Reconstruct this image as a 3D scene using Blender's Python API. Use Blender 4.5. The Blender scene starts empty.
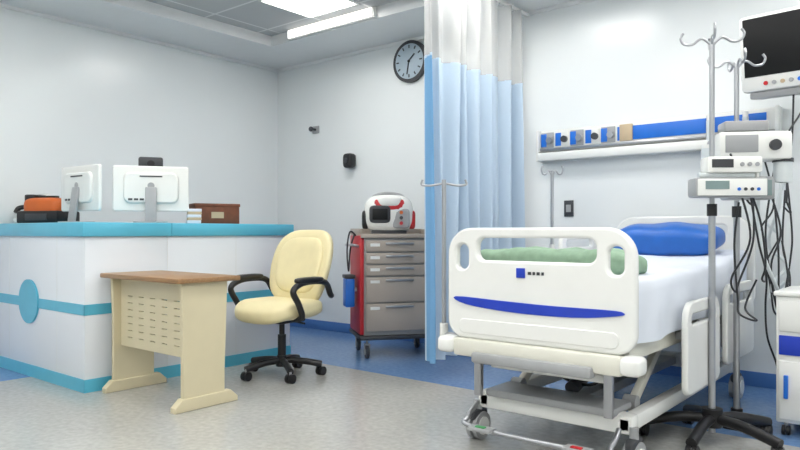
import bpy, bmesh, math, random
from mathutils import Vector, Matrix, Euler
random.seed(3)
scene=bpy.context.scene
COL=scene.collection
try:
    scene.view_settings.view_transform='Standard'
    scene.view_settings.exposure=0.0
except Exception: pass

# ------------------------------------------------------------ materials
def lin(c):
    return tuple(((x/255)/12.92 if x/255<=0.04045 else ((x/255+0.055)/1.055)**2.4) for x in c)+(1,)
MATS={}
def mat(name,rgb,rough=0.5,metal=0.0,var=0.04,scale=8,emit=0,bump=0,spec=0.5,trans=0):
    if name in MATS: return MATS[name]
    m=bpy.data.materials.new(name); m.use_nodes=True
    nt=m.node_tree; b=nt.nodes['Principled BSDF']
    c=lin(rgb)
    tc=nt.nodes.new('ShaderNodeTexCoord')
    n=nt.nodes.new('ShaderNodeTexNoise'); n.inputs['Scale'].default_value=scale; n.inputs['Detail'].default_value=4
    nt.links.new(tc.outputs['Object'],n.inputs['Vector'])
    r=nt.nodes.new('ShaderNodeValToRGB')
    r.color_ramp.elements[0].position=0.3; r.color_ramp.elements[1].position=0.7
    r.color_ramp.elements[0].color=tuple(x*(1-var) for x in c[:3])+(1,)
    r.color_ramp.elements[1].color=tuple(min(1,x*(1+var)) for x in c[:3])+(1,)
    nt.links.new(n.outputs['Fac'],r.inputs['Fac'])
    nt.links.new(r.outputs['Color'],b.inputs['Base Color'])
    b.inputs['Roughness'].default_value=rough; b.inputs['Metallic'].default_value=metal
    b.inputs['Specular IOR Level'].default_value=spec
    if bump:
        bp=nt.nodes.new('ShaderNodeBump'); bp.inputs['Strength'].default_value=bump
        nt.links.new(n.outputs['Fac'],bp.inputs['Height']); nt.links.new(bp.outputs['Normal'],b.inputs['Normal'])
    if emit:
        b.inputs['Emission Color'].default_value=c; b.inputs['Emission Strength'].default_value=emit
    MATS[name]=m; return m

wallM=mat('wall_paint',(227,231,232),0.24,var=0.012,scale=1.5)
whiteM=mat('white_plastic',(228,229,226),0.27,var=0.015)
creamM=mat('cream_plastic',(214,213,202),0.32,var=0.02)
lamM=mat('counter_laminate',(224,229,235),0.28,var=0.01,scale=2)
aquaM=mat('aqua_trim',(88,180,208),0.35,var=0.03)
blueBaseM=mat('blue_skirting',(72,116,178),0.4)
blackM=mat('black_plastic',(20,20,23),0.4)
darkM=mat('dark_grey',(56,58,62),0.5)
greyM=mat('grey_metal_paint',(156,158,160),0.35)
steelM=mat('steel',(172,174,178),0.3,metal=0.85)
chairM=mat('cream_vinyl',(226,214,170),0.42,var=0.03,scale=12)
deskM=mat('desk_cream_metal',(210,200,168),0.42,var=0.02)
blueM=mat('medical_blue',(24,106,204),0.35)
navyM=mat('navy_blue',(30,60,180),0.3)
pillowM=mat('blue_vinyl',(16,92,178),0.38,var=0.08,scale=10,bump=0.2)
greenM=mat('green_cloth',(134,162,138),0.85,var=0.12,scale=25,bump=0.3)
sheetM=mat('white_sheet',(214,220,230),0.85,var=0.02,scale=6,bump=0.15)
redM=mat('red_panel',(184,32,40),0.4)
drawerM=mat('drawer_beige',(166,156,146),0.4,var=0.02)
orangeM=mat('orange_plastic',(200,98,38),0.5)
brownM=mat('brown_box',(112,62,38),0.6,var=0.2,scale=20)
tubeM=mat('rubber_tube',(40,42,46),0.5)
clearM=mat('pale_tube',(205,212,214),0.3)
screenM=mat('black_glass',(12,13,15),0.4,spec=0.3)
lcdM=mat('lcd_grey_green',(120,140,140),0.3)
brassM=mat('card_beige',(190,170,140),0.6)
lampM=mat('lamp_diffuser',(255,253,249),0.5,emit=20.5)
riserGlowM=mat('riser_glow',(255,252,247),0.5,emit=1.3)  # emission imitates the ceiling step lit by the nearby panel

def wood():
    m=bpy.data.materials.new('wood_laminate'); m.use_nodes=True; nt=m.node_tree; b=nt.nodes['Principled BSDF']
    tc=nt.nodes.new('ShaderNodeTexCoord'); mp=nt.nodes.new('ShaderNodeMapping'); mp.inputs['Scale'].default_value=(2,30,30)
    n=nt.nodes.new('ShaderNodeTexNoise'); n.inputs['Scale'].default_value=2.5; n.inputs['Detail'].default_value=6
    r=nt.nodes.new('ShaderNodeValToRGB'); r.color_ramp.elements[0].color=lin((120,88,56)); r.color_ramp.elements[1].color=lin((170,134,94))
    nt.links.new(tc.outputs['Object'],mp.inputs[0]); nt.links.new(mp.outputs[0],n.inputs['Vector']); nt.links.new(n.outputs['Fac'],r.inputs[0]); nt.links.new(r.outputs[0],b.inputs['Base Color'])
    b.inputs['Roughness'].default_value=0.4
    return m
woodM=wood()

def floor_mat():
    m=bpy.data.materials.new('vinyl_floor'); m.use_nodes=True; nt=m.node_tree; b=nt.nodes['Principled BSDF']
    N=nt.nodes.new; L=nt.links.new
    g=N('ShaderNodeNewGeometry'); s=N('ShaderNodeSeparateXYZ'); L(g.outputs['Position'],s.inputs[0])
    a=N('ShaderNodeMath'); a.operation='GREATER_THAN'; a.inputs[1].default_value=3.8; L(s.outputs['Y'],a.inputs[0])
    c=N('ShaderNodeMath'); c.operation='LESS_THAN'; c.inputs[1].default_value=-5.2; L(s.outputs['X'],c.inputs[0])
    mx=N('ShaderNodeMath'); mx.operation='MAXIMUM'; L(a.outputs[0],mx.inputs[0]); L(c.outputs[0],mx.inputs[1])
    n=N('ShaderNodeTexNoise'); n.inputs['Scale'].default_value=30; n.inputs['Detail'].default_value=5; L(g.outputs['Position'],n.inputs['Vector'])
    n2=N('ShaderNodeTexNoise'); n2.inputs['Scale'].default_value=1.3; L(g.outputs['Position'],n2.inputs['Vector'])
    ad=N('ShaderNodeMath'); ad.operation='MULTIPLY_ADD'; ad.inputs[1].default_value=0.35; L(n2.outputs['Fac'],ad.inputs[0]); 
    sc=N('ShaderNodeMath'); sc.operation='MULTIPLY'; sc.inputs[1].default_value=0.65; L(n.outputs['Fac'],sc.inputs[0]); L(sc.outputs[0],ad.inputs[2])
    r1=N('ShaderNodeValToRGB'); r1.color_ramp.elements[0].position=.35; r1.color_ramp.elements[1].position=.65
    r1.color_ramp.elements[0].color=lin((160,160,157)); r1.color_ramp.elements[1].color=lin((178,178,174)); L(ad.outputs[0],r1.inputs[0])
    r2=N('ShaderNodeValToRGB'); r2.color_ramp.elements[0].position=.35; r2.color_ramp.elements[1].position=.65
    r2.color_ramp.elements[0].color=lin((96,130,176)); r2.color_ramp.elements[1].color=lin((114,148,192)); L(ad.outputs[0],r2.inputs[0])
    mix=N('ShaderNodeMixRGB'); L(mx.outputs[0],mix.inputs[0]); L(r1.outputs[0],mix.inputs[1]); L(r2.outputs[0],mix.inputs[2])
    L(mix.outputs[0],b.inputs['Base Color']); b.inputs['Roughness'].default_value=0.2
    return m
floorM=floor_mat()
LYP=3.95
def tile_mat():
    m=bpy.data.materials.new('ceiling_tiles'); m.use_nodes=True; nt=m.node_tree; b=nt.nodes['Principled BSDF']
    N=nt.nodes.new; L=nt.links.new
    g=N('ShaderNodeNewGeometry'); mp=N('ShaderNodeMapping'); mp.inputs['Location'].default_value=(4.54+.6,-(LYP-.3)+1.2,0)
    L(g.outputs['Position'],mp.inputs[0])
    br=N('ShaderNodeTexBrick'); br.offset=0; br.inputs['Scale'].default_value=1; br.inputs['Brick Width'].default_value=0.6; br.inputs['Row Height'].default_value=0.6
    br.inputs['Mortar Size'].default_value=0.012; br.inputs['Color1'].default_value=lin((188,190,191)); br.inputs['Color2'].default_value=lin((182,184,186)); br.inputs['Mortar'].default_value=lin((220,221,221))
    L(mp.outputs[0],br.inputs['Vector']); L(br.outputs['Color'],b.inputs['Base Color']); b.inputs['Roughness'].default_value=.8
    return m
tileM=tile_mat()
plasterM=mat('ceiling_plaster',(224,226,227),0.45,var=0.01)

def curtain_mat(name,c1,alpha):
    m=bpy.data.materials.new(name); m.use_nodes=True; nt=m.node_tree; b=nt.nodes['Principled BSDF']
    N=nt.nodes.new; L=nt.links.new
    g=N('ShaderNodeTexCoord'); n=N('ShaderNodeTexNoise'); n.inputs['Scale'].default_value=60; L(g.outputs['Object'],n.inputs['Vector'])
    r=N('ShaderNodeValToRGB'); c=lin(c1); r.color_ramp.elements[0].color=tuple(x*.96 for x in c[:3])+(1,); r.color_ramp.elements[1].color=c
    L(n.outputs['Fac'],r.inputs[0]); L(r.outputs[0],b.inputs['Base Color']); b.inputs['Roughness'].default_value=.8
    out=nt.nodes['Material Output']
    tr=N('ShaderNodeBsdfTranslucent'); L(r.outputs[0],tr.inputs['Color'])
    ms=N('ShaderNodeMixShader'); ms.inputs[0].default_value=.25; L(b.outputs[0],ms.inputs[1]); L(tr.outputs[0],ms.inputs[2])
    if alpha<1:
        tp=N('ShaderNodeBsdfTransparent'); m2=N('ShaderNodeMixShader'); m2.inputs[0].default_value=alpha
        L(tp.outputs[0],m2.inputs[1]); L(ms.outputs[0],m2.inputs[2]); L(m2.outputs[0],out.inputs[0])
    else: L(ms.outputs[0],out.inputs[0])
    return m
curtM=curtain_mat('curtain_blue',(196,214,231),1)
curtEdgeM=curtain_mat('curtain_edge',(120,170,212),1)
netM=curtain_mat('curtain_net',(212,213,212),0.5)

# ------------------------------------------------------------ builders
def link(o,parent=None):
    COL.objects.link(o)
    if parent is not None: o.parent=parent
    return o
def empty(name,loc,rz=0,rx=0):
    e=bpy.data.objects.new(name,None); e.location=loc; e.rotation_euler=(rx,0,rz); e.empty_display_size=.1
    return link(e)
def setmat(me,m):
    me.materials.clear(); me.materials.append(m)
def smooth(me,ang=40):
    for p in me.polygons: p.use_smooth=True
    try: me.set_sharp_from_angle(angle=math.radians(ang))
    except Exception: pass
def box(name,c,s,m,parent=None,bev=0,rot=(0,0,0),seg=2):
    me=bpy.data.meshes.new(name); bm=bmesh.new(); bmesh.ops.create_cube(bm,size=1)
    bmesh.ops.scale(bm,vec=s,verts=bm.verts)
    if bev>0:
        bmesh.ops.bevel(bm,geom=bm.edges[:],offset=min(bev,min(s)*.49),segments=seg,affect='EDGES',profile=.5)
    bm.to_mesh(me); bm.free(); setmat(me,m)
    if bev>0: smooth(me)
    o=bpy.data.objects.new(name,me); o.location=c; o.rotation_euler=rot
    return link(o,parent)
def bx(name,x0,x1,y0,y1,z0,z1,m,parent=None,bev=0):
    return box(name,((x0+x1)/2,(y0+y1)/2,(z0+z1)/2),(abs(x1-x0),abs(y1-y0),abs(z1-z0)),m,parent,bev)
def cyl(name,p1,p2,r,m,parent=None,r2=None,seg=24):
    p1=Vector(p1);p2=Vector(p2);d=p2-p1
    me=bpy.data.meshes.new(name); bm=bmesh.new()
    bmesh.ops.create_cone(bm,cap_ends=True,segments=seg,radius1=r,radius2=r if r2 is None else r2,depth=d.length)
    bm.to_mesh(me); bm.free(); setmat(me,m); smooth(me)
    o=bpy.data.objects.new(name,me); o.location=(p1+p2)/2; o.rotation_mode='QUATERNION'; o.rotation_quaternion=d.to_track_quat('Z','Y')
    return link(o,parent)
def cr(pts,n=8,closed=False):
    P=[Vector(p) for p in pts]; out=[]
    N=len(P)
    rng=range(N if closed else N-1)
    for i in rng:
        if closed: a,b,c,d=P[(i-1)%N],P[i],P[(i+1)%N],P[(i+2)%N]
        else: a,b,c,d=P[max(i-1,0)],P[i],P[i+1],P[min(i+2,N-1)]
        for k in range(n):
            t=k/n
            out.append(.5*((2*b)+(-a+c)*t+(2*a-5*b+4*c-d)*t*t+(-a+3*b-3*c+d)*t**3))
    if not closed: out.append(P[-1])
    return out
def c2m(name,cu,m,parent,loc=(0,0,0),rot=(0,0,0),ang=40):
    tmp=bpy.data.objects.new(name+'_tmp',cu); COL.objects.link(tmp)
    dg=bpy.context.evaluated_depsgraph_get(); dg.update()
    me=bpy.data.meshes.new_from_object(tmp.evaluated_get(dg)); me.name=name
    bpy.data.objects.remove(tmp); bpy.data.curves.remove(cu)
    setmat(me,m)
    for p in me.polygons: p.material_index=0
    smooth(me,ang)
    o=bpy.data.objects.new(name,me); o.location=loc; o.rotation_euler=rot
    return link(o,parent)
def tube(name,lists,r,m,parent=None,sm=8,closed=False):
    if not isinstance(lists[0][0],(list,tuple,Vector)): lists=[lists]
    cu=bpy.data.curves.new(name,'CURVE'); cu.dimensions='3D'; cu.bevel_depth=r; cu.bevel_resolution=3; cu.use_fill_caps=True
    for pts in lists:
        q=cr(pts,sm,closed) if sm>1 else [Vector(p) for p in pts]
        s=cu.splines.new('POLY'); s.points.add(len(q)-1)
        for i,p in enumerate(q): s.points[i].co=(p[0],p[1],p[2],1)
        s.use_cyclic_u=closed
    return c2m(name,cu,m,parent,ang=60)
def rr(x0,y0,x1,y1,r,n=8):
    if not isinstance(r,(tuple,list)): r=(r,)*4
    mxr=min(x1-x0,y1-y0)*.47
    r=[min(q,mxr) for q in r]
    pts=[]
    for (cx,cy,a0,rad) in ((x1-r[0],y0+r[0],-90,r[0]),(x1-r[1],y1-r[1],0,r[1]),(x0+r[2],y1-r[2],90,r[2]),(x0+r[3],y0+r[3],180,r[3])):
        for k in range(n+1):
            a=math.radians(a0+90*k/n); pts.append((cx+rad*math.cos(a),cy+rad*math.sin(a)))
    return pts
def plate(name,loops,th,m,parent=None,loc=(0,0,0),rot=(math.pi/2,0,0),bev=.006):
    cu=bpy.data.curves.new(name,'CURVE'); cu.dimensions='2D'; cu.fill_mode='BOTH'; cu.extrude=max(th/2-bev,.0005); cu.bevel_depth=bev; cu.bevel_resolution=2; cu.offset=-bev
    for pts in loops:
        s=cu.splines.new('POLY'); s.points.add(len(pts)-1)
        for i,p in enumerate(pts): s.points[i].co=(p[0],p[1],0,1)
        s.use_cyclic_u=True
    return c2m(name,cu,m,parent,loc,rot,ang=35)
def sup(name,c,s,m,parent=None,e1=.4,e2=.4,fn=None,rot=(0,0,0),nu=32,nv=20):
    me=bpy.data.meshes.new(name); V=[];F=[]
    sg=lambda w,e: math.copysign(abs(w)**e,w)
    for j in range(nv+1):
        v=-math.pi/2+math.pi*j/nv
        for i in range(nu):
            u=2*math.pi*i/nu
            p=Vector((s[0]/2*sg(math.cos(v),e1)*sg(math.cos(u),e2),s[1]/2*sg(math.cos(v),e1)*sg(math.sin(u),e2),s[2]/2*sg(math.sin(v),e1)))
            if fn: p=fn(p)
            V.append(p)
    for j in range(nv):
        for i in range(nu):
            a=j*nu+i;b=j*nu+(i+1)%nu; F.append((a,b,b+nu,a+nu))
    me.from_pydata([tuple(v) for v in V],[],F); 
    bm=bmesh.new(); bm.from_mesh(me); bmesh.ops.remove_doubles(bm,verts=bm.verts,dist=1e-5); bmesh.ops.recalc_face_normals(bm,faces=bm.faces); bm.to_mesh(me); bm.free()
    setmat(me,m); smooth(me,80)
    o=bpy.data.objects.new(name,me); o.location=c; o.rotation_euler=rot
    return link(o,parent)
def meshobj(name,V,F,m,parent=None,sm=True):
    me=bpy.data.meshes.new(name); me.from_pydata(V,[],F); setmat(me,m)
    if sm: smooth(me,60)
    return link(bpy.data.objects.new(name,me),parent)
def caster(pre,x,y,par,r=.035,w=.02,wm=None,z0=None,twin=True):
    wm=wm or blackM
    if twin:
        cyl(pre+'_wheel_a',(x-w*1.1,y,r),(x-w*.2,y,r),r,wm,par); cyl(pre+'_wheel_b',(x+w*.2,y,r),(x+w*1.1,y,r),r,wm,par)
    else:
        cyl(pre+'_wheel',(x-w/2,y,r),(x+w/2,y,r),r,wm,par); cyl(pre+'_hub',(x-w/2-.003,y,r),(x+w/2+.003,y,r),r*.45,greyM,par)
        box(pre+'_fork_a',(x-w/2-.008,y,r*1.35),(.006,.03,r*1.5),greyM,par); box(pre+'_fork_b',(x+w/2+.008,y,r*1.35),(.006,.03,r*1.5),greyM,par)
        box(pre+'_fork_top',(x,y,r*2.12),(w+.022,.045,.012),greyM,par)
    cyl(pre+'_stem',(x,y,r*(1 if twin else 2.1)),(x,y,z0 or r*3),.009,greyM,par)

# ------------------------------------------------------------ room
XL,XR,YF,YB,ZC=-6.0,2.2,-2.6,5.11,2.90
T=.12
bx('floor',XL-T,XR+T,YF-T,YB+T,-.1,0,floorM)
bx('wall_left',XL-T,XL,YF-T,YB+T,0,3.1,wallM)
bx('wall_back',XL,XR,YB,YB+T,0,3.1,wallM)
bx('wall_right',XR,XR+T,YF-T,YB+T,0,3.1,wallM)
bx('wall_front',XL,XR,YF-T,YF,0,3.1,wallM)
def ring(name,x0,x1,y0,y1,X0,X1,Y0,Y1,z,zt,m):
    V=[(x0,y0,z),(x1,y0,z),(x1,y1,z),(x0,y1,z),(X0,Y0,z),(X1,Y0,z),(X1,Y1,z),(X0,Y1,z),
       (X0,Y0,zt),(X1,Y0,zt),(X1,Y1,zt),(X0,Y1,zt)]
    F=[]
    for i in range(4):
        j=(i+1)%4; F.append((i,4+i,4+j,j)); F.append((4+i,8+i,8+j,4+j))
    return meshobj(name,V,F,m,sm=False)
tx0,tx1,ty0,ty1=-5.14-.15,1.4,-1.9,4.42
ring('ceiling_border',XL,XR,YF,YB,tx0,tx1,ty0,ty1,ZC,ZC+.12,plasterM)
bx('ceiling',tx0-.05,tx1+.05,ty0-.05,ty1+.05,ZC+.1,ZC+.2,tileM)
bx('trim_1',XL,XR,YB-.02,YB,ZC-.03,ZC,plasterM); bx('trim_2',XL,XL+.02,YF,YB-.02,ZC-.03,ZC,plasterM)
bx('baseboard_back',XL,XR,YB-.012,YB,0,.1,blueBaseM,bev=.003)
bx('baseboard_left',XL,XL+.012,2.75,YB-.013,0,.1,blueBaseM,bev=.003)
k=0
for x in (-4.24,-2.44,-.64,.9):
    for y in (LYP,LYP-1.8,LYP-3.6,LYP-5.4):
        n='ceiling_light_panel' if k==0 else 'ceiling_light_panel.%03d'%k; k+=1
        e=empty(n,(x,y,ZC+.1))
        for (a,b,c,d,q) in ((-.3,.3,-.3,-.28,'frame_a'),(-.3,.3,.28,.3,'frame_b'),(-.3,-.28,-.28,.28,'frame_c'),(.28,.3,-.28,.28,'frame_d')):
            bx(q,a,b,c,d,-.015,0,whiteM,e)
        bx('diffuser',-.28,.28,-.28,.28,-.008,0,lampM,e)
e=empty('riser_glow_strip',(-4.45,ty1-.005,ZC+.05))  # added glowing strip, stands in for panel light on the ceiling riser
bx('housing',-.56,.56,-.03,.0,-.045,.045,whiteM,e,.005); bx('glow_face',-.54,.54,-.05,-.03,-.04,.04,riserGlowM,e,.01)  # white backing and glowing face, both added for the riser's brightness

# ------------------------------------------------------------ reception counter
cx=-4.40; cy=2.12
rc=empty('reception_counter',(cx,cy,0))
bx('body_side',-1.585,0,0,.6,0,1.02,lamM,rc,.004)
bx('body_front',-.6,0,.6,1.76,0,1.02,lamM,rc,.004)
bx('top_side',-1.585,.025,-.025,.62,1.02,1.115,aquaM,rc,.008)
bx('top_front',-.62,.025,.62,1.785,1.02,1.115,aquaM,rc,.008)
for z0,z1,q in ((.505,.575,'mid'),(0,.085,'base')):
    bx(q+'_stripe_side',-1.585,.005,-.006,0.001,z0,z1,aquaM,rc); bx(q+'_stripe_front',-.001,.006,-.006,1.76,z0,z1,aquaM,rc)
bx('base_stripe_end',-.6,.006,1.759,1.765,0,.085,aquaM,rc)
cyl('round_emblem',(-.84,0,.545),(-.84,-.014,.545),.16,aquaM,rc,seg=48)
for x in (-.4,-1.2): bx('panel_joint',x-.001,x+.001,-.0008,0,.09,1.02,whiteM,rc)
for y in (.6,1.2): bx('panel_joint',0,.0008,y-.001,y+.001,.09,1.02,whiteM,rc)
CT=1.116
def imac(name,x,y,rz,w=.54):
    e=empty(name,(x,y,CT),rz)
    plate('screen_shell',[rr(-w/2,.09,w/2,.43,.02)],.028,whiteM,e,(0,.0,0),bev=.008)
    plate('rear_cover',[rr(-w*.36,.15,w*.36,.38,.05)],.03,whiteM,e,(0,-.02,0),bev=.012)
    bx('display',-w/2+.02,w/2-.02,.014,.017,.13,.41,screenM,e)
    box('stand_neck',(0,-.055,.14),(.08,.025,.26),greyM,e,.006,(math.radians(-8),0,0))
    plate('stand_foot',[rr(-.12,-.1,.12,.09,.04)],.012,greyM,e,(0,-.03,.0065),(0,0,0),.003)
    bx('vent',-.08,.08,-.038,-.034,.345,.355,darkM,e); cyl('round_mark',(0,-.033,.28),(0,-.038,.28),.025,greyM,e)
    for i in range(3): bx('port_%d'%i,-.16+i*.04,-.13+i*.04,-.037,-.033,.17,.185,darkM,e)
    return e
e=imac('computer_monitor',-4.70,2.77,math.radians(56))
e=imac('computer_monitor.001',-5.08,2.42,math.radians(4),.52)
wc=empty('desk_camera',(-4.86,2.86,CT),math.radians(60))
cyl('foot',(0,0,0),(0,0,.012),.05,darkM,wc); cyl('post',(0,0,.01),(0,0,.41),.01,darkM,wc)
box('body',(0,0,.465),(.18,.07,.1),darkM,wc,.015); cyl('lens',(0,-.03,.46),(0,-.055,.46),.028,blackM,wc)
pr=empty('label_printer',(-5.58,2.40,CT),math.radians(25))
box('base',(0,0,.05),(.38,.26,.1),blackM,pr,.015); sup('lid',(.01,.0,.13),(.34,.24,.15),orangeM,pr,.5,.4)
box('paper_slot',(0,-.02,.21),(.2,.05,.02),blackM,pr,.006); box('front_panel',(0,-.133,.05),(.2,.01,.05),darkM,pr,.003)
box('side_module',(-.12,0,.18),(.08,.16,.1),blackM,pr,.012)
tp=empty('telephone',(-5.87,2.38,CT),math.radians(6))
box('base',(0,0,.03),(.16,.2,.045),whiteM,tp,.012,(0,0,0)); tube('handset',[(-.05,-.09,.09),(-.05,-.06,.13),(-.05,.04,.14),(-.05,.09,.1)],.02,blackM,tp); bx('keypad',0,.07,-.06,.05,.052,.058,darkM,tp)
box('cradle',(-.05,0,.075),(.05,.16,.05),whiteM,tp,.01); box('file_tray',(.0,.11,.13),(.15,.03,.24),whiteM,tp,.006)
bb=empty('document_box',(-4.70,3.33,CT),math.radians(70))
box('box_body',(0,0,.07),(.36,.2,.14),brownM,bb,.006); box('box_lid',(0,0,.15),(.37,.21,.025),brownM,bb,.004); box('label',(0,-.101,.07),(.1,.004,.05),brassM,bb)
fb=empty('paper_stack',(-4.55,3.04,CT),math.radians(60))
for i in range(5): box('sheet_%d'%i,(random.uniform(-.006,.006),0,.012+.022*i),(.10,.16,.022),[sheetM,brassM][i%2],fb,.003)

# ------------------------------------------------------------ small desk
dk=empty('small_desk',(-3.905,2.42,0))
box('top',(0,0,.765),(.91,.44,.03),woodM,dk,.006)
for s,q in ((-1,'left'),(1,'right')):
    x=s*.40
    me=plate('leg_panel_'+q,[[(-.16,.06),(.13,.06),(.13,.2),(.15,.75),(-.17,.75),(-.16,.5)]],.03,deskM,dk,(x,0,0),(math.pi/2,0,math.pi/2),.004)
    foot=[(-.22,0),(.22,0),(.22,.03),(.17,.075),(-.17,.075),(-.22,.03)]
    plate('foot_'+q,[foot],.055,deskM,dk,(x,0,0),(math.pi/2,0,math.pi/2),.006)
loops=[rr(-.385,.3,.385,.75,.004,2)]
for j in range(7):
    for i in range(5):
        xx=-.3+i*.135; zz=.36+j*.045
        loops.append(rr(xx,zz,xx+.06,zz+.005,.002,2)[::-1])
plate('modesty_panel',loops,.02,deskM,dk,(0,-.10,0),bev=.001)
bx('under_rail',-.385,.385,.08,.11,.68,.75,deskM,dk)

# ------------------------------------------------------------ office chair (faces -Y)
ch=empty('office_chair',(-3.83,3.30,0),math.radians(5))
for i in range(5):
    a=math.radians(90+72*i+20); d=Vector((math.cos(a),math.sin(a),0))
    tube('base_leg_%d'%i,[(0,0,.115),tuple(d*.15+Vector((0,0,.105))),tuple(d*.29+Vector((0,0,.08)))],.024,blackM,ch)
    caster('caster_%d'%i,d.x*.285,d.y*.285,ch,.032,.024,z0=.08)
cyl('hub',(0,0,.07),(0,0,.15),.045,blackM,ch,.035); cyl('column_sleeve',(0,0,.15),(0,0,.3),.03,blackM,ch); cyl('gas_lift',(0,0,.3),(0,0,.42),.02,blackM,ch)
box('mechanism',(0,.02,.415),(.2,.26,.05),blackM,ch,.012)
cyl('tilt_lever',(.08,0,.41),(.24,-.02,.40),.008,blackM,ch)
def seatf(p):
    p=p.copy(); t=p.y/.26
    if t<-.5: p.z-=.03*(-t-.5)*2
    p.z+=.02*abs(p.x/.26)**2
    return p
sup('seat',(0,-.03,.485),(.54,.54,.15),chairM,ch,.6,.55,seatf,nu=48,nv=24)
def backf(p):
    p=p.copy(); t=p.z/.29
    w=1-.14*max(0,t)**2-.10*max(0,-t)
    p.x*=w
    p.y+=-.16*(p.x/.25)**2*.35+.06*math.sin((t+.2)*1.6)*.5
    return p
sup('backrest',(0,.255,.785),(.58,.12,.58),chairM,ch,.55,.75,backf,(math.radians(-10),0,0),nu=48,nv=32)
sup('back_pad',(0,.218,.80),(.44,.09,.43),chairM,ch,.55,.6,backf,(math.radians(-10),0,0),nu=40,nv=24)
tube('back_bar',[(0,.08,.42),(0,.27,.42),(0,.33,.52),(0,.33,.68)],.022,blackM,ch)
for s,q in ((-1,'left'),(1,'right')):
    tube('arm_'+q,[(s*.2,-.06,.43),(s*.29,-.10,.46),(s*.315,-.16,.55),(s*.31,-.21,.64),(s*.305,-.13,.69),(s*.30,.02,.70),(s*.30,.14,.68),(s*.29,.20,.60),(s*.26,.25,.58)],.022,blackM,ch)
    sup('arm_pad_'+q,(s*.303,-.04,.712),(.07,.27,.045),blackM,ch,.6,.5)

# ------------------------------------------------------------ crash cart
ct=empty('medical_cart',(-3.80,4.53,0),math.radians(39.4+14))
bx('carcass',-.3,.3,-.22,.24,.19,1.0,greyM,ct,.006)
bx('side_panel_left',-.335,-.301,-.23,.24,.2,1.02,redM,ct,.006)
bx('side_panel_right',.301,.325,-.23,.24,.2,1.02,redM,ct,.006)
bx('worktop',-.33,.33,-.25,.26,1.0,1.035,drawerM,ct,.008)
bx('rim_back',-.33,.33,.24,.26,1.035,1.08,drawerM,ct,.004); bx('rim_left',-.33,-.315,-.2,.24,1.035,1.075,drawerM,ct,.004); bx('rim_right',.315,.33,-.2,.24,1.035,1.075,drawerM,ct,.004)
zs=[.22,.46,.68,.78,.88,.985]
for i in range(5):
    bx('drawer_%d'%i,-.285,.285,-.245,-.22,zs[i]+.007,zs[i+1]-.005,drawerM,ct,.006)
    bx('drawer_%d_handle'%i,-.12,.12,-.262,-.245,zs[i+1]-.038,zs[i+1]-.022,steelM,ct,.004)
    bx('drawer_%d_label'%i,-.25,-.17,-.247,-.2445,zs[i+1]-.055,zs[i+1]-.03,whiteM,ct)
bx('bumper',-.34,.34,-.26,.27,.155,.19,darkM,ct,.012)
for i,(x,y) in enumerate(((-.27,-.2),(.27,-.2),(-.27,.2),(.27,.2))): caster('caster_%d'%i,x,y,ct,.055,.025,darkM,.16,False)
tube('push_handle',[(-.33,-.18,.93),(-.38,-.18,.94),(-.385,0,.94),(-.38,.18,.94),(-.33,.18,.93)],.012,steelM,ct)
bx('sharps_bin',-.44,-.36,-.14,.0,.42,.66,blueM,ct,.012); bx('sharps_bin_lid',-.445,-.355,-.145,.005,.66,.69,darkM,ct,.006); bx('sharps_bin_bracket',-.37,-.325,-.1,-.04,.55,.58,steelM,ct)
tube('hanging_tubing',[[(-.345,-.1,1.02),(-.40,-.12,1.05),(-.42,-.1,.9),(-.40,-.06,.72),(-.38,-.02,.9),(-.34,0,1.03)]],.007,darkM,ct)

df=empty('defibrillator',(-3.81,4.48,1.0355),math.radians(39.4+5))
sup('body',(0,0,.17),(.42,.26,.33),whiteM,df,.62,.55,nu=48,nv=28)
sup('red_collar',(0,.0,.23),(.34,.262,.19),redM,df,.7,.5); sup('white_crown',(0,0,.27),(.24,.275,.12),whiteM,df,.6,.5)
sup('screen_bezel',(-.08,-.115,.165),(.18,.05,.15),darkM,df,.4,.3); box('screen',(-.08,-.141,.165),(.13,.006,.095),screenM,df,.002)
sup('control_face',(.1,-.105,.13),(.15,.05,.17),greyM,df,.4,.4)
for i in range(3): cyl('knob_%d'%i,(.1,-.125,.09+i*.045),(.1,-.14,.09+i*.045),.015,[redM,darkM,orangeM][i],df)
tube('carry_handle',[(-.15,0,.26),(-.12,0,.325),(0,0,.35),(.12,0,.325),(.15,0,.26)],.014,greyM,df)
for s in (-1,1): sup('paddle_%d'%s,(s*.2,-.02,.12),(.06,.12,.16),redM if s>0 else blackM,df,.5,.5)
bx('base_foot',-.15,.15,-.1,.1,0,.03,darkM,df,.005)

# ------------------------------------------------------------ curtain
cu=empty('privacy_curtain',(-2.79,3.64,0))
NY=260; LY=1.28
def wave(t,z):
    u=t+.018*math.sin(t*19)+.012*math.sin(t*37+1)
    f=u*2*math.pi*8.5
    return (.062+.02*math.sin(t*13+2))*math.sin(f)+ .018*math.sin(f*.37+z*.8)+.010*math.sin(2*f+z*.6)
def strip(name,z0,z1,t0,t1,m,nz=14,amp=1):
    V=[];F=[];n=int(NY*(t1-t0))+2
    for j in range(nz+1):
        z=z0+(z1-z0)*j/nz
        for i in range(n+1):
            t=t0+(t1-t0)*i/n
            a=(1-.3*(z/2.9))*amp
            yy=LY*t+.012*math.sin(t*60+z)
            V.append((wave(t,z)*a,yy,z))
    for j in range(nz):
        for i in range(n):
            a=j*(n+1)+i; F.append((a,a+1,a+n+2,a+n+1))
    return meshobj(name,V,F,m,cu)
strip('fabric',.17,2.24,.055,1,curtM)
strip('edge_band',.17,2.24,-.0,.057,curtEdgeM)
strip('net_hem',2.235,2.255,0,1,curtM,2,1.02)
strip('net',2.25,2.85,0,1,netM,8)
bx('track',-.015,.015,-.25,1.44,2.85,2.875,whiteM,cu)
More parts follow.
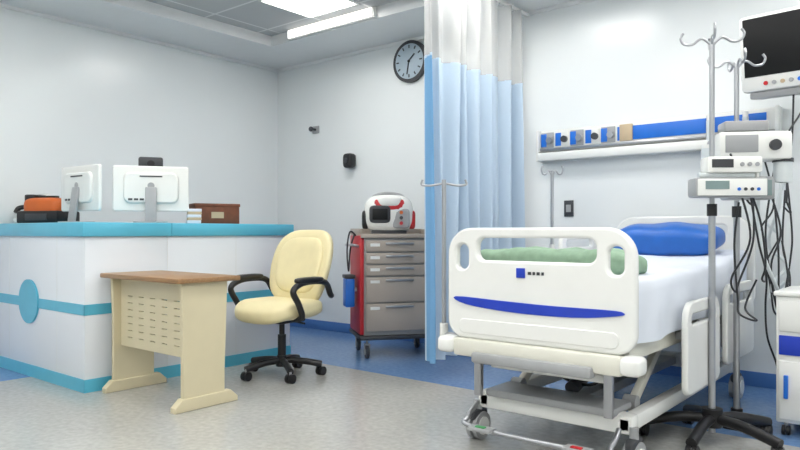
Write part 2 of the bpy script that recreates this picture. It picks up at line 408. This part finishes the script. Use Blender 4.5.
for i in range(23): cyl('hook_%d'%i,(0,LY*i/22,2.84),(0,LY*i/22,2.86),.004,steelM,cu,seg=8)
cyl('track_drop_a',(0,-.2,2.875),(0,-.2,3.0),.008,whiteM,cu); cyl('track_drop_b',(0,1.2,2.875),(0,1.2,2.9),.008,whiteM,cu); cyl('track_drop_c',(0,.5,2.875),(0,.5,3.0),.008,whiteM,cu)

# ------------------------------------------------------------ hospital bed
bd=empty('hospital_bed',(-1.49,2.76,0))
W=.47
plate('footboard',[rr(-W,.535,W,1.07,(.09,.13,.13,.09),10), rr(-.30,.915,.30,1.022,.04)[::-1], rr(-.42,.87,-.35,.99,.03)[::-1], rr(.35,.87,.42,.99,.03)[::-1]],.045,whiteM,bd,(0,.022,0),bev=.012)
stripe=[(-.42,.735),(-.36,.70),(-.1,.678),(.2,.678),(.40,.70),(.42,.715),(.36,.722),(.1,.722),(-.15,.728)]
plate('footboard_blue_inlay',[[tuple(p)[:2] for p in cr([(a,b,0) for a,b in stripe],4,True)]],.008,navyM,bd,(0,-.002,0),bev=.001)
plate('footboard_lower_ridge',[rr(-.40,.56,.40,.63,.03)],.01,whiteM,bd,(0,-.001,0),bev=.004)
box('logo_square',(-.06,-.003,.862),(.045,.006,.045),navyM,bd,.002)
for i,w in enumerate((.02,.014,.018,.014)): box('logo_text_%d'%i,(-.015+i*.022,-.002,.862),(w*.8,.004,.014),darkM,bd)
plate('headboard',[rr(-W,.58,W,1.16,(.06,.15,.15,.06),10), rr(-.30,1.02,.30,1.10,.03)[::-1]],.045,whiteM,bd,(0,2.13,0),bev=.012)
prof=[(.07,.66),(2.08,.66),(2.09,.92),(2.02,.935),(1.3,.85),(.09,.845),(.065,.82)]
plate('mattress',[prof],.86,sheetM,bd,(0,0,0),(math.pi/2,0,math.pi/2),.02)
V=[];F=[]; NX=40; NYY=50
def ztop(y): return .852 if y<1.3 else .852+(y-1.3)*.118
for j in range(NYY+1):
    y=.075+1.75*j/NYY
    for i in range(NX+1):
        s=-1+2*i/NX; d=s*.70
        wob=.010*math.sin(y*17+3*s)
        if abs(d)<=.435: x=d; z=ztop(y)+.004+.003*math.sin(y*21+s*9)
        else:
            k2=abs(d)-.435; x=math.copysign(.445+.012*min(1,k2*8)+wob*min(1,k2*6),d); z=ztop(y)-k2*(1.0+.06*math.sin(y*5))
        V.append((x,y,z))
for j in range(NYY):
    for i in range(NX):
        a=j*(NX+1)+i; F.append((a,a+1,a+NX+2,a+NX+1))
meshobj('draped_sheet',V,F,sheetM,bd)
def foldf(p):
    p=p.copy(); p.z+=.008*math.sin(p.x*30)+.006*math.sin(p.y*40); return p
sup('folded_blanket',(-.02,.30,.905),(.80,.34,.12),greenM,bd,.5,.35,foldf,nu=60,nv=24)
sup('pillow',(.0,1.80,1.0),(.70,.34,.21),pillowM,bd,.6,.4,lambda p:Vector((p.x,p.y,p.z*(1-.2*(abs(p.x)/.33)**3)+.006*math.sin(p.x*22+p.y*9))),(math.radians(8),0,0),nu=60,nv=28)
for s,q in ((-1,'left'),(1,'right')):
    bx('side_beam_'+q,s*.40-.025,s*.40+.025,.05,2.1,.50,.58,creamM,bd,.01)
    bx('base_beam_'+q,s*.36-.03,s*.36+.03,.16,1.95,.17,.24,whiteM,bd,.012)
    box('lift_arm_a_'+q,(s*.30,.62,.37),(.035,.55,.05),creamM,bd,.008,(math.radians(32),0,0))
    box('lift_arm_b_'+q,(s*.30,1.50,.37),(.035,.55,.05),creamM,bd,.008,(math.radians(32),0,0))
    bx('footboard_post_'+q,s*.33-.02,s*.33+.02,.05,.08,.25,.62,steelM,bd,.006)
    cyl('lift_pivot_'+q,(s*.27,.40,.25),(s*.33,.40,.25),.035,greyM,bd)
bx('deck',-.42,.42,.08,2.08,.60,.66,greyM,bd,.01)
bx('deck_support',-.38,.38,.1,2.05,.57,.60,darkM,bd)
bx('foot_crossbeam',-.42,.42,-.03,.06,.45,.535,creamM,bd,.015)
bx('foot_crossbeam_step',-.30,.30,-.055,.0,.43,.48,greyM,bd,.012)
for s in (-1,1):
    sup('corner_bumper_%d'%s,(s*.46,.0,.50),(.09,.11,.08),whiteM,bd,.5,.5)
    bx('footboard_bracket_%d'%s,s*.3-.03,s*.3+.03,.05,.09,.45,.62,greyM,bd,.005)
bx('head_crossbeam',-.42,.42,2.06,2.12,.45,.58,creamM,bd,.01)
for y,q in ((.2,'foot'),(1.9,'head')):
    bx('base_cross_'+q,-.40,.40,y-.04,y+.04,.16,.25,whiteM,bd,.02)
bx('base_center',-.05,.05,.2,1.9,.18,.23,greyM,bd,.006)
bx('base_cover_foot',-.33,.33,.12,.34,.235,.275,greyM,bd,.015)
cyl('actuator_body',(.0,.40,.27),(.0,.95,.42),.035,darkM,bd); cyl('actuator_rod',(0,.95,.42),(0,1.3,.52),.016,steelM,bd)
box('motor_housing',(.0,1.15,.44),(.16,.26,.1),darkM,bd,.02)
box('control_box',(-.2,1.0,.52),(.2,.3,.08),blackM,bd,.012)
box('actuator_housing',(.18,.45,.40),(.12,.3,.09),greyM,bd,.02)
box('foot_section_bar',(0,.14,.40),(.6,.03,.04),whiteM,bd,.008)
tube('power_cable',[(-.2,.85,.50),(-.22,.6,.38),(-.1,.5,.30),(.1,.45,.3),(.2,.6,.45),(.15,.9,.5)],.008,blackM,bd)
tube('central_brake_bar',[(-.36,.10,.20),(-.36,.02,.15),(-.3,-.03,.12),(.3,-.03,.12),(.36,.02,.15),(.36,.10,.20)],.012,steelM,bd)
for s in (-1,1):
    box('brake_pedal_%d'%s,(s*.24,-.05,.125),(.12,.07,.018),greyM,bd,.006)
    box('pedal_pad_%d'%s,(s*.24,-.06,.137),(.05,.025,.006),redM if s>0 else mat('green_pad',(70,150,90),.5),bd,.002)
for i,(x,y) in enumerate(((-.40,.17),(.40,.17),(-.40,1.93),(.40,1.93))):
    cyl('castor_%d_tyre'%i,(x-.03,y,.07),(x-.008,y,.07),.07,greyM,bd); cyl('castor_%d_tyre_b'%i,(x+.008,y,.07),(x+.03,y,.07),.07,greyM,bd)
    cyl('castor_%d_disc'%i,(x-.036,y,.07),(x+.036,y,.07),.045,whiteM,bd)
    sup('castor_%d_hood'%i,(x,y,.125),(.05,.13,.06),darkM,bd,.6,.6); cyl('castor_%d_stem'%i,(x,y,.13),(x,y,.2),.02,greyM,bd)
def siderail(q,x,y0,y1,z0,z1,tilt=0):
    plate('side_rail_'+q,[rr(y0,z0,y1,z1,(.05,.09,.09,.05)), rr(y0+.07,z1-.11,y1-.07,z1-.06,.022)[::-1]],.03,whiteM,bd,(x,0,0),(math.pi/2,0,math.pi/2),.01)
    s=1 if x>0 else -1
    for y in (y0+.15,y1-.15):
        box('side_rail_arm_%s'%q,(x-s*.04,y,.50),(.03,.035,.2),greyM,bd,.006); box('side_rail_pivot_%s'%q,(x-s*.055,y,.55),(.09,.05,.04),greyM,bd,.006)
siderail('right_foot',.505,.52,1.08,.28,.72)
siderail('right_head',.505,1.22,1.85,.32,.76)
siderail('left_foot',-.505,.60,1.16,.28,.72)
siderail('left_head',-.505,1.3,1.85,.5,1.06)
cyl('bed_pole',(-.565,.10,.47),(-.565,.10,1.32),.012,steelM,bd)
cyl('bed_pole_bracket',(-.42,.10,.52),(-.58,.10,.52),.016,greyM,bd); cyl('bed_pole_clamp',(-.565,.10,.47),(-.565,.10,.58),.022,whiteM,bd)
tube('bed_pole_hooks',[(-.65,.03,1.32),(-.655,.03,1.295),(-.62,.06,1.29),(-.565,.10,1.30),(-.51,.14,1.29),(-.475,.17,1.295),(-.48,.17,1.32)],.006,steelM,bd)

# ------------------------------------------------------------ IV stands
def hooks(e,z,r=.13,n=4,a0=20):
    for i in range(n):
        a=math.radians(a0+360/n*i); d=Vector((math.cos(a),math.sin(a),0))
        f=lambda q,zz:(d.x*q,d.y*q,zz)
        tube('hook_%d'%i,[f(0,z-.06),f(r*.35,z-.02),f(r*.7,z-.045),f(r,z-.04),f(r*1.12,z-.01),f(r*1.02,z+.015)],.0065,steelM,e)
def stand(name,x,y,h,r,rz=0,kind='star'):
    e=empty(name,(x,y,0),rz)
    if kind=='star':
        for i in range(5):
            a=math.radians(54+72*i); d=Vector((math.cos(a),math.sin(a),0))
            tube('leg_%d'%i,[(0,0,.12),tuple(d*r*.45+Vector((0,0,.115))),tuple(d*r+Vector((0,0,.075)))],.026,blackM,e)
            caster('caster_%d'%i,d.x*r*.96,d.y*r*.96,e,.032,.022,z0=.08)
        cyl('hub',(0,0,.08),(0,0,.17),.05,blackM,e)
    else:
        cyl('base',(0,0,0),(0,0,.035),r,blackM,e,r*.9,seg=40); cyl('base_collar',(0,0,.035),(0,0,.09),.03,blackM,e)
    cyl('lower_tube',(0,0,.05),(0,0,1.15),.0165,steelM,e); cyl('collar',(0,0,1.13),(0,0,1.19),.024,blackM,e); cyl('upper_tube',(0,0,1.15),(0,0,h-.05),.0125,steelM,e)
    hooks(e,h)
    return e
s1=stand('iv_stand',-.953,3.618,2.04,.34)
s2=stand('iv_stand.001',-.935,4.03,2.0,.13,math.radians(10),'disc')
s3=empty('drip_pole',(-2.31,4.575,0))
cyl('base',(0,0,0),(0,0,.03),.17,greyM,s3,.15,seg=40); cyl('tube',(0,0,.03),(0,0,1.5),.012,steelM,s3); cyl('collar',(0,0,.9),(0,0,.96),.02,whiteM,s3)
hooks(s3,1.52,.07,2,39)

CA=math.radians(39.4)
p=empty('infusion_pump',(-.953,3.618,1.265),math.radians(35))
box('housing',(.04,-.085,.0),(.34,.12,.095),greyM,p,.014); box('face',(.04,-.147,.0),(.32,.006,.08),whiteM,p,.002)
box('lcd',(-.03,-.151,.01),(.11,.005,.04),lcdM,p); 
for i in range(4): cyl('button_%d'%i,(.07+i*.03,-.149,-.01),(.07+i*.03,-.155,-.01),.008,[blueM,darkM,darkM,blueM][i],p)
box('clamp',(0,-.02,.0),(.05,.035,.06),blackM,p,.006); cyl('syringe',(-.1,-.1,.06),(.16,-.1,.06),.014,clearM,p); box('plunger',(.17,-.1,.06),(.012,.04,.04),whiteM,p,.003)
p=empty('infusion_pump.001',(-.953,3.618,1.375),math.radians(35))
box('housing',(.06,-.08,0),(.26,.11,.08),whiteM,p,.014); box('lcd',(.0,-.136,.005),(.1,.005,.04),darkM,p)
for i in range(3): cyl('button_%d'%i,(.09+i*.035,-.134,0),(.09+i*.035,-.141,0),.01,greyM,p)
box('clamp',(0,-.02,0),(.05,.035,.05),blackM,p,.006)
p=empty('respiratory_monitor',(-.935,4.03,1.50),math.radians(30))
box('housing',(.04,-.10,0),(.36,.16,.15),whiteM,p,.02); box('screen',(-.03,-.182,.01),(.16,.006,.09),greyM,p,.002); cyl('dial',(.13,-.18,0),(.13,-.2,0),.028,darkM,p)
box('top_module',(.0,-.1,.105),(.22,.13,.055),greyM,p,.012)
cyl('humidifier_jar',(.19,-.12,-.19),(.19,-.12,-.075),.045,clearM,p); cyl('humidifier_lid',(.19,-.12,-.085),(.19,-.12,-.065),.05,darkM,p)
box('clamp',(0,-.018,0),(.05,.035,.06),blackM,p,.006); box('lower_module',(.02,-.1,-.22),(.24,.13,.12),greyM,p,.015); box('lower_face',(.02,-.167,-.22),(.2,.005,.08),lcdM,p); box('clamp_low',(0,-.025,-.22),(.05,.04,.06),blackM,p,.006)

# ------------------------------------------------------------ bed head unit on the wall
hu=empty('bedhead_service_panel',(-1.79,YB,1.625))
bx('backplate',-.87,.86,-.05,0,.08,.255,whiteM,hu,.008)
bx('light_trough',-.87,.86,-.11,0,.0,.07,whiteM,hu,.015)
bx('blue_band',-.22,.80,-.056,-.05,.12,.225,blueM,hu,.002)
bx('rail',-.87,.86,-.075,-.06,.085,.105,steelM,hu,.003)
for i in range(5):
    x=-.86+i*.128
    bx('outlet_plate_%d'%i,x,x+.113,-.058,-.05,.11,.235,whiteM if i%2 else greyM,hu,.004)
    bx('outlet_blue_%d'%i,x+.0,x+.05,-.062,-.055,.12,.225,blueM,hu,.003)
    cyl('outlet_valve_%d'%i,(x+.082,-.056,.17),(x+.082,-.085,.17),.026,darkM if i%2 else steelM,hu)
bx('end_cap_left',-.885,-.865,-.10,0,.0,.255,whiteM,hu,.004); bx('end_cap_right',.86,.885,-.11,0,.0,.255,whiteM,hu,.004)
bx('warm_socket',-.20,-.10,-.066,-.05,.115,.24,brassM,hu,.004)
for i,x in enumerate((.45,.68)):
    cyl('flowmeter_%d'%i,(x,-.09,.02),(x,-.09,.2),.02,clearM,hu); cyl('flowmeter_%d_knob'%i,(x,-.09,.2),(x,-.09,.235),.018,whiteM,hu); cyl('flowmeter_%d_jar'%i,(x,-.13,-.14),(x,-.13,0),.04,clearM,hu)
    cyl('flowmeter_%d_cap'%i,(x,-.13,0),(x,-.13,.025),.043,blueM if i==1 else whiteM,hu); cyl('flowmeter_%d_link'%i,(x,-.06,.1),(x,-.13,.02),.008,steelM,hu)

# ------------------------------------------------------------ wall patient monitor
pm=empty('patient_monitor',(-.72,4.42,2.11),math.radians(-6),math.radians(8))
bx('front_bezel',-.30,.30,0,.07,-.23,.22,whiteM,pm,.025)
bx('screen',-.275,.275,-.004,.01,-.14,.20,screenM,pm,.004)
sup('rear_housing',(0,.17,.0),(.5,.32,.38),whiteM,pm,.4,.4)
for i in range(6): cyl('key_%d'%i,(-.16+i*.045,.0,-.185),(-.16+i*.045,-.008,-.185),.012,[redM,greyM,brassM,greyM,blueM,darkM][i],pm)
cyl('jog_dial',(.2,0,-.185),(.2,-.02,-.185),.022,greyM,pm)
bx('module_rack',-.26,.26,.02,.22,-.27,-.23,greyM,pm,.01)
ar=empty('monitor_wall_bracket',(-.66,YB,2.0))
bx('wall_plate',-.07,.07,-.025,0,-.16,.16,whiteM,ar,.005); tube('arm',[(0,-.02,0),(0,-.2,0),(-.02,-.34,.03)],.028,whiteM,ar); box('mount_head',(-.02,-.35,.05),(.12,.05,.14),greyM,ar,.01)

# ------------------------------------------------------------ bedside cabinet
bc=empty('bedside_cabinet',(-.49,4.17,0))
bx('carcass',-.24,.24,-.22,.22,.07,.72,whiteM,bc,.008); bx('top',-.25,.25,-.235,.23,.72,.745,whiteM,bc,.008)
bx('drawer',-.225,.225,-.235,-.22,.54,.70,whiteM,bc,.006); bx('shelf_insert',-.225,.225,-.232,-.22,.42,.52,navyM,bc,.004); bx('door',-.225,.225,-.235,-.22,.09,.39,whiteM,bc,.006)
bx('drawer_handle',-.07,.07,-.255,-.235,.61,.63,blueM,bc,.004); bx('door_handle',-.20,-.18,-.255,-.235,.2,.32,blueM,bc,.004)
for i,(x,y) in enumerate(((-.2,-.18),(.2,-.18),(-.2,.18),(.2,.18))): caster('caster_%d'%i,x,y,bc,.025,.016,z0=.08)

# ------------------------------------------------------------ cables (one hanging bundle of leads and hoses)
def cab(a,b,sag,n=5,j=.06):
    a=Vector(a);b=Vector(b); pts=[]
    for i in range(n+1):
        t=i/n; q=a.lerp(b,t); q.z-=sag*math.sin(math.pi*t); 
        if 0<i<n: q+=Vector((random.uniform(-j,j),random.uniform(-j,j),random.uniform(-j,j)))
        pts.append(tuple(q))
    return pts
sets=[((-.80,4.3,1.42),(-.80,4.5,1.0),.65),((-.80,4.3,1.2),(-.80,4.6,1.3),.6),((-.9,4.45,1.55),(-.82,4.55,.4),.2),((-.80,4.5,1.6),(-.80,4.5,.3),.1),((-.86,3.75,1.2),(-.82,3.95,.8),.4),((-.85,3.8,1.35),(-.82,4.5,1.0),.35),((-.84,4.35,1.3),(-.82,4.5,.2),.1),
 ((-.86,3.72,1.3),(-.84,3.95,1.25),.55),((-.84,3.9,1.25),(-.80,4.45,.15),.05),((-.90,3.75,1.45),(-.86,4.35,1.5),.25),((-.74,4.5,1.85),(-.80,4.55,1.2),.25),((-.70,4.5,1.85),(-.86,4.3,1.5),.15),((-.6,4.6,1.85),(-.55,4.6,.8),.1)]
cb=empty('cable_bundle',(0,0,0))
tube('leads',[cab(a,b,s,6,.05) for a,b,s in sets],.0055,tubeM,cb)
tube('hoses',[cab((-.80,4.45,1.45),(-.85,4.5,.7),.2),cab((-.82,4.85,1.45),(-.9,4.6,1.1),.3),cab((-.86,4.2,1.4),(-.80,4.6,.75),.45)],.010,clearM,cb)

# ------------------------------------------------------------ wall items
wk=empty('wall_clock',(-4.05,YB,2.68))
cyl('rim',(0,0,0),(0,-.04,0),.20,darkM,wk,seg=48); cyl('face',(0,-.03,0),(0,-.043,0),.168,mat('clock_face',(166,182,194),.4),wk,seg=48)
for i in range(12):
    a=math.radians(30*i); box('tick_%d'%i,(.14*math.sin(a),-.045,.14*math.cos(a)),(.012,.004,.03),darkM,wk,0,(0,a,0))
box('hour_hand',(.03,-.048,.03),(.012,.004,.1),blackM,wk,0,(0,math.radians(50),0)); box('minute_hand',(-.01,-.05,-.055),(.009,.004,.14),blackM,wk,0,(0,math.radians(190),0)); cyl('pin',(0,-.04,0),(0,-.055,0),.012,blackM,wk)
wd=empty('wall_sensor',(-4.82,YB,1.78))
bx('bracket',-.04,.04,-.02,0,-.05,.06,greyM,wd,.004); sup('body',(0,-.06,0),(.12,.1,.15),blackM,wd,.5,.5); cyl('lens',(0,-.1,0),(0,-.12,0),.025,darkM,wd)
wd=empty('wall_hook',(-5.37,YB,2.155))
bx('plate',-.05,.05,-.012,0,-.04,.04,greyM,wd,.004); cyl('peg',(0,-.01,0),(0,-.07,.0),.012,darkM,wd); sup('knob',(0,-.08,0),(.055,.04,.055),darkM,wd,1,1)
so=empty('wall_socket',(-2.43,YB,1.24))
bx('plate',-.04,.04,-.012,0,-.065,.065,darkM,so,.004); bx('rocker',-.02,.02,-.018,-.01,-.03,.03,greyM,so,.002)

# ------------------------------------------------------------ world + camera
w=bpy.data.worlds.new('world'); scene.world=w; w.use_nodes=True
w.node_tree.nodes['Background'].inputs[0].default_value=(.8,.85,.9,1); w.node_tree.nodes['Background'].inputs[1].default_value=.3
cam=bpy.data.cameras.new('camera'); co=bpy.data.objects.new('camera',cam); COL.objects.link(co)
cam.sensor_width=36; cam.lens=680/800*36; cam.shift_y=7/800; cam.clip_start=.05
co.location=(0,0,1.05); co.rotation_euler=(math.pi/2,0,CA)
scene.camera=co
